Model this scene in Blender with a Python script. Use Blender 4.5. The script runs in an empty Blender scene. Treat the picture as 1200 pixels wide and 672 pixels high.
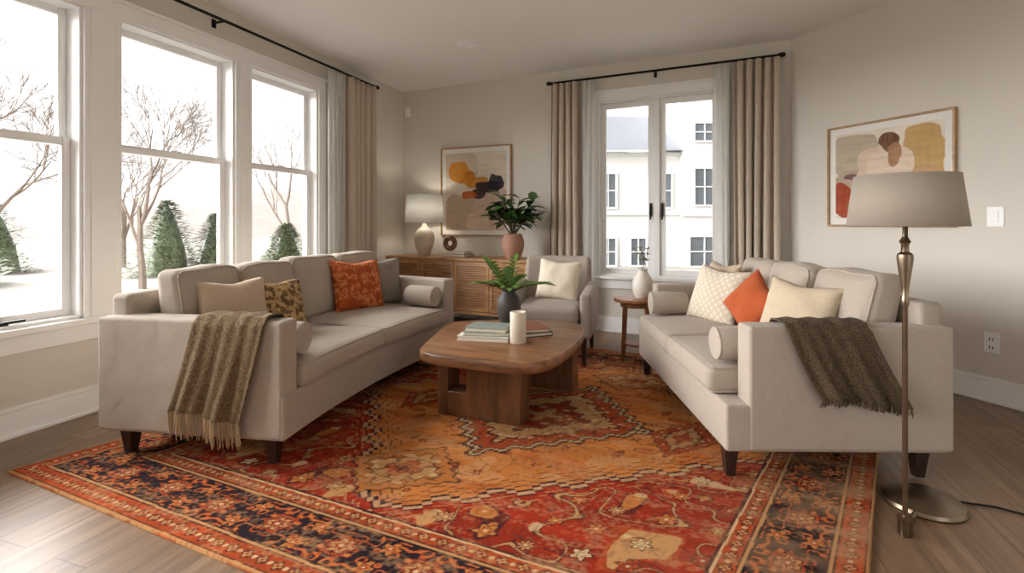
import bpy, bmesh, math, random
import numpy as np
from mathutils import Vector, Matrix
random.seed(7); np.random.seed(7)
pi=math.pi
# ------------------------------------------------------------------ helpers
def lin(c):
    return tuple(((x/255)/12.92 if x/255<=0.04045 else ((x/255+0.055)/1.055)**2.4) for x in c)
def newmat(name):
    m=bpy.data.materials.new(name); m.use_nodes=True
    nt=m.node_tree; b=nt.nodes['Principled BSDF']
    return m,nt,b
def coords(nt,scale=(1,1,1),rot=(0,0,0)):
    tc=nt.nodes.new('ShaderNodeTexCoord'); mp=nt.nodes.new('ShaderNodeMapping')
    mp.inputs['Rotation'].default_value=rot
    m2=nt.nodes.new('ShaderNodeMapping'); m2.inputs['Scale'].default_value=scale
    nt.links.new(tc.outputs['Object'],mp.inputs['Vector']); nt.links.new(mp.outputs['Vector'],m2.inputs['Vector']); return m2.outputs['Vector']
def noise(nt,vec,scale,detail=3,rough=.5):
    n=nt.nodes.new('ShaderNodeTexNoise'); n.inputs['Scale'].default_value=scale
    n.inputs['Detail'].default_value=detail; n.inputs['Roughness'].default_value=rough
    nt.links.new(vec,n.inputs['Vector']); return n.outputs['Fac']
def ramp(nt,fac,stops):
    r=nt.nodes.new('ShaderNodeValToRGB'); e=r.color_ramp.elements
    while len(e)<len(stops): e.new(0.5)
    for i,(p,c) in enumerate(stops):
        e[i].position=p; e[i].color=(*c,1)
    nt.links.new(fac,r.inputs['Fac']); return r.outputs['Color']
def bump(nt,b,h,strength=.2,dist=.01,chain=None):
    bn=nt.nodes.new('ShaderNodeBump'); bn.inputs['Strength'].default_value=strength
    bn.inputs['Distance'].default_value=dist
    if chain is not None: nt.links.new(chain,bn.inputs['Normal'])
    nt.links.new(h,bn.inputs['Height']); nt.links.new(bn.outputs['Normal'],b.inputs['Normal'])
    return bn.outputs['Normal']
def mulc(c,k): return tuple(min(1,x*k) for x in c)
def plain(name,rgb,rough=.5,metal=0,var=.06,scale=12,bmp=0):
    m,nt,b=newmat(name); c=lin(rgb); v=coords(nt)
    f=noise(nt,v,scale,4)
    nt.links.new(ramp(nt,f,[(.3,mulc(c,1-var)),(.7,mulc(c,1+var))]),b.inputs['Base Color'])
    b.inputs['Roughness'].default_value=rough; b.inputs['Metallic'].default_value=metal
    if bmp: bump(nt,b,f,bmp,.005)
    return m
def fabric(name,rgb,var=.10,scale=420,bmp=.3,rough=.95,wr=.25):
    m,nt,b=newmat(name); c=lin(rgb)
    f1=noise(nt,coords(nt,(1,1,.15)),scale,2,.6)
    f2=noise(nt,coords(nt,(.15,.15,1)),scale,2,.6)
    mx=nt.nodes.new('ShaderNodeMath'); mx.operation='ADD'
    nt.links.new(f1,mx.inputs[0]); nt.links.new(f2,mx.inputs[1])
    hf=nt.nodes.new('ShaderNodeMath'); hf.operation='MULTIPLY'; hf.inputs[1].default_value=.5
    nt.links.new(mx.outputs[0],hf.inputs[0])
    nt.links.new(ramp(nt,hf.outputs[0],[(.36,mulc(c,1-var)),(.64,mulc(c,1+var))]),b.inputs['Base Color'])
    b.inputs['Roughness'].default_value=rough
    b.inputs['Sheen Weight'].default_value=.1
    lo=noise(nt,coords(nt),7,2,.5)
    ch=bump(nt,b,lo,wr,.04)
    bump(nt,b,hf.outputs[0],bmp,.003,ch)
    return m
def wood(name,c1,c2,scale=(1,12,12),rot=(0,0,0),rough=.4,sc=3.0):
    m,nt,b=newmat(name)
    v=coords(nt,scale,rot)
    f=noise(nt,v,sc,6,.62)
    nt.links.new(ramp(nt,f,[(.3,lin(c1)),(.68,lin(c2))]),b.inputs['Base Color'])
    b.inputs['Roughness'].default_value=rough
    bump(nt,b,f,.08,.003)
    return m

class MB:
    def __init__(s): s.v=[]; s.f=[]; s.mi=[]
    def add(s,vs,fs,mi=0):
        o=len(s.v); s.v+= [tuple(p) for p in vs]; s.f+=[tuple(i+o for i in f) for f in fs]; s.mi+=[mi]*len(fs)
    def box(s,a,b,mi=0,fn=None):
        x0,y0,z0=a; x1,y1,z1=b
        vs=[(x0,y0,z0),(x1,y0,z0),(x1,y1,z0),(x0,y1,z0),(x0,y0,z1),(x1,y0,z1),(x1,y1,z1),(x0,y1,z1)]
        if fn: vs=[fn(*p) for p in vs]
        s.add(vs,[(0,3,2,1),(4,5,6,7),(0,1,5,4),(1,2,6,5),(2,3,7,6),(3,0,4,7)],mi)
    def frustum(s,cx,cy,z0,z1,h0,h1,mi=0,ox=0,oy=0,fn=None):
        vs=[]
        for z,h,dx,dy in((z0,h0,ox,oy),(z1,h1,0,0)):
            for a,b in((-1,-1),(1,-1),(1,1),(-1,1)): 
                p=(cx+a*h+dx,cy+b*h+dy,z); vs.append(fn(*p) if fn else p)
        s.add(vs,[(0,3,2,1),(4,5,6,7),(0,1,5,4),(1,2,6,5),(2,3,7,6),(3,0,4,7)],mi)
    def rbox(s,lo,hi,r,step=.08,mi=0,fn=None,k=4):
        lo=Vector(lo);hi=Vector(hi)
        ax=[]
        for i in range(3):
            L=hi[i]-lo[i]; rr=min(r,L/2*.999)
            c=[rr*(1-math.tan(pi/4*(1-j/k))) for j in range(k+1)]
            n=max(1,int((L-2*rr)/step))
            mid=[rr+(L-2*rr)*j/n for j in range(1,n)]
            ax.append([lo[i]+t for t in c]+[lo[i]+t for t in mid]+[hi[i]-t for t in reversed(c)])
        rv=[min(r,(hi[i]-lo[i])/2*.999) for i in range(3)]
        def P(p):
            inn=[min(max(p[i],lo[i]+rv[i]),hi[i]-rv[i]) for i in range(3)]
            d=[(p[i]-inn[i])/rv[i] for i in range(3)]
            l=math.sqrt(sum(t*t for t in d))
            if l>1e-9: q=[inn[i]+d[i]/l*rv[i] for i in range(3)]
            else: q=list(p)
            if fn:
                n=[2*(q[i]-lo[i])/(hi[i]-lo[i])-1 for i in range(3)]
                q=fn(q,n)
            return tuple(q)
        for a in range(3):
            u,w=(a+1)%3,(a+2)%3
            for side in (0,1):
                vs=[];fs=[]
                A=ax[u];B=ax[w]
                for x in A:
                    for y in B:
                        p=[0,0,0]; p[a]=hi[a] if side else lo[a]; p[u]=x;p[w]=y
                        vs.append(P(p))
                nb=len(B)
                for i in range(len(A)-1):
                    for j in range(nb-1):
                        q=(i*nb+j,(i+1)*nb+j,(i+1)*nb+j+1,i*nb+j+1)
                        fs.append(q if side else q[::-1])
                s.add(vs,fs,mi)
    def lathe(s,prof,c=(0,0),n=36,mi=0,fn=None):
        vs=[];fs=[]
        for r,z in prof:
            for i in range(n):
                a=2*pi*i/n; p=(c[0]+r*math.cos(a),c[1]+r*math.sin(a),z)
                vs.append(fn(*p) if fn else p)
        for k in range(len(prof)-1):
            for i in range(n):
                j=(i+1)%n; fs.append((k*n+i,k*n+j,(k+1)*n+j,(k+1)*n+i))
        s.add(vs,fs,mi)
    def tube(s,pts,rad,n=8,mi=0):
        pts=[Vector(p) for p in pts]; vs=[];fs=[]
        if not hasattr(rad,'__len__'): rad=[rad]*len(pts)
        for i,p in enumerate(pts):
            d=(pts[min(i+1,len(pts)-1)]-pts[max(i-1,0)]); 
            if d.length<1e-9: d=Vector((0,0,1))
            d.normalize()
            up=Vector((0,0,1)) if abs(d.z)<.9 else Vector((1,0,0))
            a=d.cross(up).normalized(); b=d.cross(a)
            for j in range(n):
                t=2*pi*j/n; vs.append(p+(a*math.cos(t)+b*math.sin(t))*rad[i])
        for i in range(len(pts)-1):
            for j in range(n):
                k=(j+1)%n; fs.append((i*n+j,i*n+k,(i+1)*n+k,(i+1)*n+j))
        fs.append(tuple(range(n))[::-1]); fs.append(tuple(range((len(pts)-1)*n,len(pts)*n)))
        s.add(vs,fs,mi)
    def grid(s,fn,nu,nv,mi=0):
        vs=[fn(i/nu,j/nv) for i in range(nu+1) for j in range(nv+1)]
        fs=[(i*(nv+1)+j,(i+1)*(nv+1)+j,(i+1)*(nv+1)+j+1,i*(nv+1)+j+1) for i in range(nu) for j in range(nv)]
        s.add(vs,fs,mi)
    def leaf(s,base,d,L,W,droop=.3,mi=0,fold=.25,wp=1.0):
        base=Vector(base); d=Vector(d).normalized()
        side=d.cross(Vector((0,0,1)))
        if side.length<.05: side=Vector((1,0,0))
        side.normalize(); nrm=side.cross(d).normalized()
        n=7; vs=[];fs=[]
        for i in range(n+1):
            t=i/n; c=base+d*L*t-Vector((0,0,1))*droop*L*t*t
            w=W/2*(math.sin(pi*t**wp)**.75 if 0<t<1 else 0.02)
            vs+=[c-side*w+nrm*w*fold,c,c+side*w+nrm*w*fold]
        for i in range(n):
            a=i*3; fs+=[(a,a+1,a+4,a+3),(a+1,a+2,a+5,a+4)]
        s.add(vs,fs,mi)
    def build(s,name,mats,parent=None,M=None,smooth=True,bevel=0,angle=40,merge=True,solid=0,sub=0):
        me=bpy.data.meshes.new(name); me.from_pydata(s.v,[],s.f)
        if not isinstance(mats,(list,tuple)): mats=[mats]
        for m in mats: me.materials.append(m)
        me.polygons.foreach_set('material_index',s.mi)
        bm=bmesh.new(); bm.from_mesh(me)
        if merge: bmesh.ops.remove_doubles(bm,verts=bm.verts,dist=1e-5)
        bmesh.ops.recalc_face_normals(bm,faces=bm.faces)
        bm.to_mesh(me); bm.free()
        o=bpy.data.objects.new(name,me); bpy.context.scene.collection.objects.link(o)
        if smooth:
            for p in me.polygons: p.use_smooth=True
            try: me.set_sharp_from_angle(angle=math.radians(angle))
            except Exception: pass
        if M is not None: o.matrix_world=M
        if parent is not None:
            o.parent=parent
            if M is None and not parent.get('local'): o.matrix_parent_inverse=parent.matrix_basis.inverted()
        if bevel:
            b=o.modifiers.new('bev','BEVEL'); b.width=bevel; b.segments=2; b.limit_method='ANGLE'
        if solid:
            b=o.modifiers.new('sol','SOLIDIFY'); b.thickness=solid; b.offset=0
        if sub:
            b=o.modifiers.new('sub','SUBSURF'); b.levels=sub; b.render_levels=sub
        return o
def empty(name,loc=(0,0,0),M=None,local=False):
    e=bpy.data.objects.new(name,None); bpy.context.scene.collection.objects.link(e)
    e.empty_display_size=.1
    if M is not None: e.matrix_basis=M
    else: e.location=loc
    if local: e['local']=1
    bpy.context.view_layer.update()
    return e
def frame(P,u):
    u=Vector((u[0],u[1],0)).normalized(); w=Vector((-u.y,u.x,0))
    M=Matrix.Identity(4)
    M.col[0]=(u.x,u.y,0,0); M.col[1]=(w.x,w.y,0,0); M.col[2]=(0,0,1,0); M.col[3]=(P[0],P[1],0,1)
    return M
# ------------------------------------------------------------------ room frames
H=2.68
PA=(-2.415,2.95); uL=(.325,.9457)
PL=(-1.32,6.13); uB=(.9044,-.4268)
PR=(2.41,4.37); uR=(.3633,-.9316)
ML=frame(PA,uL); MBk=frame(PL,uB); MR=frame(PR,uR)
# ------------------------------------------------------------------ materials
wallm=plain('wall_paint',(221,215,205),.9,var=.012,scale=3)
ceilm=plain('ceiling_paint',(243,241,237),.95,var=.01,scale=2)
white=plain('white_trim',(247,247,246),.4,var=.01,scale=4)
blackm=plain('black_metal',(22,21,20),.45,.6)
darkwood=wood('espresso_wood',(38,24,18),(58,38,28),(8,8,1))
sofam=fabric('sofa_linen',(176,164,151))
chairm=fabric('chair_linen',(166,154,143))
curtm=fabric('curtain_linen',(198,184,168),.06,300,.15,wr=.05)
def floor_mat():
    m,nt,b=newmat('oak_planks')
    ang=math.atan2(uL[1],uL[0])
    v=coords(nt,(1,1,1),(0,0,-ang))
    br=nt.nodes.new('ShaderNodeTexBrick'); br.inputs['Scale'].default_value=1
    br.inputs['Brick Width'].default_value=1.7; br.inputs['Row Height'].default_value=.15
    br.inputs['Mortar Size'].default_value=.0016; br.inputs['Mortar Smooth'].default_value=.3
    br.inputs['Color1'].default_value=(0,0,0,1); br.inputs['Color2'].default_value=(1,1,1,1); br.inputs['Mortar'].default_value=(.5,.5,.5,1)
    br.offset=.37
    nt.links.new(v,br.inputs['Vector'])
    v2=coords(nt,(.8,14,1),(0,0,-ang))
    ad=nt.nodes.new('ShaderNodeVectorMath'); ad.operation='ADD'
    sc=nt.nodes.new('ShaderNodeVectorMath'); sc.operation='SCALE'; sc.inputs['Scale'].default_value=13
    nt.links.new(br.outputs['Color'],sc.inputs[0]); nt.links.new(v2,ad.inputs[0]); nt.links.new(sc.outputs[0],ad.inputs[1])
    f=noise(nt,ad.outputs[0],2.0,7,.6)
    c=ramp(nt,f,[(.28,lin((104,80,60))),(.5,lin((132,105,81))),(.75,lin((156,128,102)))])
    hs=nt.nodes.new('ShaderNodeMixRGB'); hs.blend_type='MULTIPLY'; hs.inputs['Fac'].default_value=1
    c2=ramp(nt,br.outputs['Color'],[(0,(.80,.79,.78)),(1,(1.08,1.06,1.04))])
    nt.links.new(c,hs.inputs[1]); nt.links.new(c2,hs.inputs[2])
    mo=nt.nodes.new('ShaderNodeMixRGB'); nt.links.new(br.outputs['Fac'],mo.inputs['Fac'])
    nt.links.new(hs.outputs[0],mo.inputs[1]); mo.inputs[2].default_value=(*lin((70,54,40)),1)
    nt.links.new(mo.outputs[0],b.inputs['Base Color'])
    b.inputs['Roughness'].default_value=.36
    bump(nt,b,f,.04,.002)
    return m
floorm=floor_mat()
def glassm():
    m=bpy.data.materials.new('window_glass'); m.use_nodes=True; nt=m.node_tree
    nt.nodes.clear(); o=nt.nodes.new('ShaderNodeOutputMaterial')
    t=nt.nodes.new('ShaderNodeBsdfTransparent'); g=nt.nodes.new('ShaderNodeBsdfGlossy'); g.inputs['Roughness'].default_value=.02
    fr=nt.nodes.new('ShaderNodeFresnel'); fr.inputs['IOR'].default_value=1.25
    mx=nt.nodes.new('ShaderNodeMixShader'); nt.links.new(fr.outputs[0],mx.inputs[0]); nt.links.new(t.outputs[0],mx.inputs[1]); nt.links.new(g.outputs[0],mx.inputs[2])
    nt.links.new(mx.outputs[0],o.inputs['Surface']); return m
glass=glassm()
def translucent(name,rgb,tr=.5,tp=0.0):
    m=bpy.data.materials.new(name); m.use_nodes=True; nt=m.node_tree
    nt.nodes.clear(); o=nt.nodes.new('ShaderNodeOutputMaterial')
    d=nt.nodes.new('ShaderNodeBsdfDiffuse'); t=nt.nodes.new('ShaderNodeBsdfTranslucent')
    v=coords(nt); f=noise(nt,v,300,2); c=lin(rgb)
    col=ramp(nt,f,[(.3,mulc(c,.93)),(.7,mulc(c,1.05))])
    nt.links.new(col,d.inputs['Color']); nt.links.new(col,t.inputs['Color'])
    mx=nt.nodes.new('ShaderNodeMixShader'); mx.inputs[0].default_value=tr
    nt.links.new(d.outputs[0],mx.inputs[1]); nt.links.new(t.outputs[0],mx.inputs[2])
    out=mx
    if tp>0:
        tt=nt.nodes.new('ShaderNodeBsdfTransparent'); m2=nt.nodes.new('ShaderNodeMixShader'); m2.inputs[0].default_value=tp
        nt.links.new(mx.outputs[0],m2.inputs[1]); nt.links.new(tt.outputs[0],m2.inputs[2]); out=m2
    nt.links.new(out.outputs[0],o.inputs['Surface']); return m
sheer=translucent('sheer_voile',(252,251,248),.65,.35)

# ------------------------------------------------------------------ shell
def wall(name,M,s0,s1,ops,th=.16):
    mb=MB(); ss=sorted(set([s0,s1]+[o[0] for o in ops]+[o[1] for o in ops])); zs=sorted(set([0,H]+[o[2] for o in ops]+[o[3] for o in ops]))
    for i in range(len(ss)-1):
        for j in range(len(zs)-1):
            cs=(ss[i]+ss[i+1])/2; cz=(zs[j]+zs[j+1])/2
            if any(o[0]<cs<o[1] and o[2]<cz<o[3] for o in ops): continue
            mb.box((ss[i],0,zs[j]),(ss[i+1],th,zs[j+1]))
    return mb.build(name,wallm,M=M,smooth=False)
zb,zt=.55,2.33
opsL=[(-4.0,-3.2,zb,zt),(-3.0,-2.18,zb,zt),(-2.0,-1.17,zb,zt),(-.97,-.09,zb,zt),(.107,.93,zb,zt),(1.08,1.85,zb,zt)]
opsB=[(2.42,3.56,.56,2.31)]
wall('wall_left',ML,-4.5,3.38,opsL)
wall('wall_back',MBk,-.22,4.20,opsB)
wall('wall_right',MR,-.03,5.5,[])
MRear=frame((4.42,-.76),(-8.3,-.55))
wall('wall_rear',MRear,0,8.3,[(1.4,3.0,0,2.3)])  # unseen wall, added to cut fill light from behind; opening sized for that
def poly_slab(name,pts,z0,z1,mat):
    mb=MB(); n=len(pts)
    vs=[(x,y,z0) for x,y in pts]+[(x,y,z1) for x,y in pts]
    fs=[tuple(range(n)),tuple(range(n,2*n))]+[(i,(i+1)%n,n+(i+1)%n,n+i) for i in range(n)]
    mb.add(vs,fs); return mb.build(name,mat,smooth=False)
ext=[(-4.12,-1.5),(-1.43,6.33),(2.58,4.46),(4.66,-.94)]
poly_slab('floor',ext,-.1,0,floorm)
poly_slab('ceiling',ext,H,H+.1,ceilm)
def baseb(name,M,s0,s1):
    mb=MB(); mb.box((s0,-.016,0),(s1,0,.13)); mb.box((s0,-.011,.13),(s1,0,.152)); mb.box((s0,-.026,0),(s1,-.016,.02))
    mb.build(name,white,M=M,bevel=.003)
baseb('baseboard_left',ML,-4.5,3.35); baseb('baseboard_back',MBk,.01,4.11); baseb('baseboard_right',MR,.01,5.5)

def window(name,M,s0,s1,z0,z1,style,depth=.11):
    e=empty(name,M=M,local=True)
    mb=MB()
    mb.box((s0,0,z0),(s0+.015,depth+.05,z1)); mb.box((s1-.015,0,z0),(s1,depth+.05,z1)); mb.box((s0,0,z1-.015),(s1,depth+.05,z1)); mb.box((s0,0,z0),(s1,depth+.05,z0+.02))
    mb.build('jamb',white,e,bevel=.002)
    gl=MB(); fr=MB()
    def sash(a,b,c,d,y,w=.042):
        fr.box((a,y,c),(a+w,y+.035,d)); fr.box((b-w,y,c),(b,y+.035,d)); fr.box((a+w,y,c),(b-w,y+.035,c+w)); fr.box((a+w,y,d-w),(b-w,y+.035,d))
        gl.box((a+w-.004,y+.014,c+w-.004),(b-w+.004,y+.019,d-w+.004))
    a,b=s0+.015,s1-.015
    if style=='hung':
        zm=1.555
        sash(a,b,zm-.02,z1-.015,depth+.0); sash(a,b,z0+.02,zm+.02,depth-.037)
        fr.box(((a+b)/2-.04,depth-.05,zm+.02),((a+b)/2+.04,depth-.036,zm+.032))
    else:
        m=(a+b)/2
        fr.box((m-.03,depth-.04,z0+.02),(m+.03,depth+.05,z1-.015))
        sash(a,m-.03,z0+.02,z1-.015,depth-.02,.05); sash(m+.03,b,z0+.02,z1-.015,depth-.02,.05)
        hd=MB()
        for x in (m-.055,m+.055):
            hd.box((x-.010,depth-.045,1.15),(x+.010,depth-.02,1.28)); hd.box((x-.007,depth-.06,1.12),(x+.007,depth-.045,1.21))
        hd.build('handles',blackm,e,bevel=.003)
    fr.build('sash',white,e,bevel=.004); gl.build('glass',glass,e,smooth=False)
    return e
def casing(name,M,ops,z0,z1,w=.09):
    mb=MB(); s0=ops[0][0]; s1=ops[-1][1]
    mb.box((s0-w,-.02,z0),(s0,0,z1+w)); mb.box((s1,-.02,z0),(s1+w,0,z1+w))
    mb.box((s0,-.02,z1),(s1,0,z1+w)); mb.box((s0-w-.01,-.03,z1+w),(s1+w+.01,0,z1+w+.025))
    for a,b in zip(ops[:-1],ops[1:]):
        mb.box((a[1],-.02,z0),(b[0],0,z1))
        mb.box((a[1]+.03,-.026,z0),(b[0]-.03,-.02,z1))
    mb.box((s0-w-.02,-.055,z0-.03),(s1+w+.02,.0,z0+.003))
    mb.box((s0-w,-.018,z0-.125),(s1+w,0,z0-.03))
    mb.build(name,white,M=M,bevel=.004)
for i,o in enumerate(opsL): 
    w=window('window_%d'%(i+1),ML,o[0],o[1],o[2],o[3],'hung')
    hd=MB(); c=o[0]+.5
    hd.box((c-.06,.02,zb+.02),(c+.06,.05,zb+.035)); hd.box((c+.03,.0,zb+.03),(c+.12,.02,zb+.042)); hd.build('latch',blackm,w,bevel=.003)
casing('trim_1',ML,opsL,zb,zt)
window('window_7',MBk,*opsB[0],'casement',.09)
casing('trim_2',MBk,opsB,.56,2.31,.085)

def rod(name,M,s0,s1,z,brk,ends=True):
    mb=MB(); mb.tube([(s0,-.1,z),(s1,-.1,z)],.011,12)
    for s in (s0,s1):
        mb.tube([(s-.03,-.1,z),(s-.022,-.1,z),(s,-.1,z),(s+.022,-.1,z),(s+.03,-.1,z)],[.005,.018,.022,.018,.005],12)
    for s in brk:
        mb.box((s-.006,-.1,z-.012),(s+.006,0,z+.0)); mb.box((s-.014,-.012,z-.04),(s+.014,0,z+.02))
    mb.build(name,blackm,M=M,bevel=0)
rod('curtain_rod',ML,-4.4,2.66,2.55,[-4.3,-1.1,.75,2.62])
rod('curtain_rod',MBk,1.93,4.06,2.53,[1.96,2.99,4.03])
def curtain(name,M,s0,s1,z1,mat,n,amp=.035,y=-.1,seed=0):
    mb=MB(); rnd=random.Random(seed); ph=[rnd.random()*6 for _ in range(4)]
    def f(u,v):
        z=.015+(z1-.015)*v
        q=u*n*2*pi; k=1+.25*math.sin(u*7+ph[0])
        a=amp*(1+.3*(1-v))
        yy=y+a*math.sin(q+.5*math.sin(v*3+ph[1])*(1-v))*k*.9
        x=s0+(s1-s0)*u+.012*math.sin(q*2+ph[2])+.02*(1-v)*math.sin(u*5+ph[3])
        return (x,min(yy,-.035),z)
    mb.grid(f,max(60,int(n*16)),24)
    return mb.build(name,mat,M=M,solid=.003)
curtain('curtain_panel',ML,2.14,2.6,2.535,curtm,5,seed=1)
curtain('sheer_curtain',ML,1.88,2.11,2.53,sheer,4,.022,seed=2)
curtain('curtain_panel',ML,-4.35,-4.05,2.535,curtm,4,seed=9)
curtain('curtain_panel',MBk,1.95,2.26,2.515,curtm,4.5,seed=3)
curtain('sheer_curtain',MBk,2.28,2.40,2.51,sheer,2.5,.022,seed=4)
curtain('sheer_curtain',MBk,3.53,3.65,2.51,sheer,2.5,.022,seed=5)
curtain('curtain_panel',MBk,3.68,4.04,2.515,curtm,5,seed=6)

mb=MB(); mb.box((1.38,-.006,1.07),(1.463,0,1.19)); mb.box((1.405,-.011,1.095),(1.438,-.006,1.165)); mb.build('light_switch',white,M=MR,bevel=.002)
mb=MB(); mb.box((1.365,-.006,.30),(1.44,0,.425)); mb.build('power_outlet',[white],M=MR,bevel=.002)
o=bpy.data.objects['power_outlet']
mb=MB()
for z in (.335,.385):
    mb.box((1.392,-.0075,z-.010),(1.396,-.0055,z+.008)); mb.box((1.408,-.0075,z-.010),(1.412,-.0055,z+.008))
sl=mb.build('slots',blackm,smooth=False); sl.parent=o
mb=MB(); mb.rbox((.04,-.03,2.37),(.11,0,2.48),.012); mb.build('wall_sensor',white,M=MBk)
mb=MB(); mb.lathe([(.0,H-.004),(.055,H-.004),(.06,H-.012),(.085,H-.012),(.09,H),( .0,H)],(-.40,4.48)); mb.build('ceiling_downlight',white)

# ------------------------------------------------------------------ numpy paint helpers
def vnoise(nx,ny,fx,fy,seed):
    r=np.random.RandomState(seed).rand(fx+2,fy+2)
    x=np.linspace(0,fx,nx); y=np.linspace(0,fy,ny)
    xi=x.astype(int); yi=y.astype(int); xf=x-xi; yf=y-yi
    xf=xf*xf*(3-2*xf); yf=yf*yf*(3-2*yf)
    a=r[xi][:,yi]; b=r[xi+1][:,yi]; c=r[xi][:,yi+1]; d=r[xi+1][:,yi+1]
    return (a*(1-xf)[:,None]+b*xf[:,None])*(1-yf)[None,:]+(c*(1-xf)[:,None]+d*xf[:,None])*yf[None,:]
def paint_mesh(name,P,C,mat,parent=None,M=None):
    nx,ny,_=P.shape
    me=bpy.data.meshes.new(name)
    idx=np.arange(nx*ny).reshape(nx,ny)
    q=np.stack([idx[:-1,:-1],idx[1:,:-1],idx[1:,1:],idx[:-1,1:]],-1).reshape(-1,4)
    me.vertices.add(nx*ny); me.vertices.foreach_set('co',P.reshape(-1).astype(np.float32))
    me.loops.add(q.size); me.loops.foreach_set('vertex_index',q.reshape(-1).astype(np.int32))
    me.polygons.add(len(q)); me.polygons.foreach_set('loop_start',(np.arange(len(q))*4).astype(np.int32))
    try: me.polygons.foreach_set('loop_total',np.full(len(q),4,dtype=np.int32))
    except Exception: pass
    me.update(calc_edges=True); me.validate()
    ca=me.color_attributes.new('Col','FLOAT_COLOR','POINT')
    C4=np.concatenate([C,np.ones((nx,ny,1))],-1).astype(np.float32)
    ca.data.foreach_set('color',C4.reshape(-1))
    me.materials.append(mat)
    o=bpy.data.objects.new(name,me); bpy.context.scene.collection.objects.link(o)
    if M is not None: o.matrix_world=M
    if parent is not None: o.parent=parent
    return o
def attr_mat(name,rough,ns,amt,bmp):
    m,nt,b=newmat(name)
    a=nt.nodes.new('ShaderNodeAttribute'); a.attribute_name='Col'
    f=noise(nt,coords(nt),ns,3,.7)
    g=ramp(nt,f,[(.3,(1-amt,)*3),(.7,(1+amt,)*3)])
    mx=nt.nodes.new('ShaderNodeMixRGB'); mx.blend_type='MULTIPLY'; mx.inputs[0].default_value=1
    nt.links.new(a.outputs['Color'],mx.inputs[1]); nt.links.new(g,mx.inputs[2]); nt.links.new(mx.outputs[0],b.inputs['Base Color'])
    b.inputs['Roughness'].default_value=rough
    b.inputs['Specular IOR Level'].default_value=.1
    bump(nt,b,f,bmp,.004)
    return m
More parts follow.
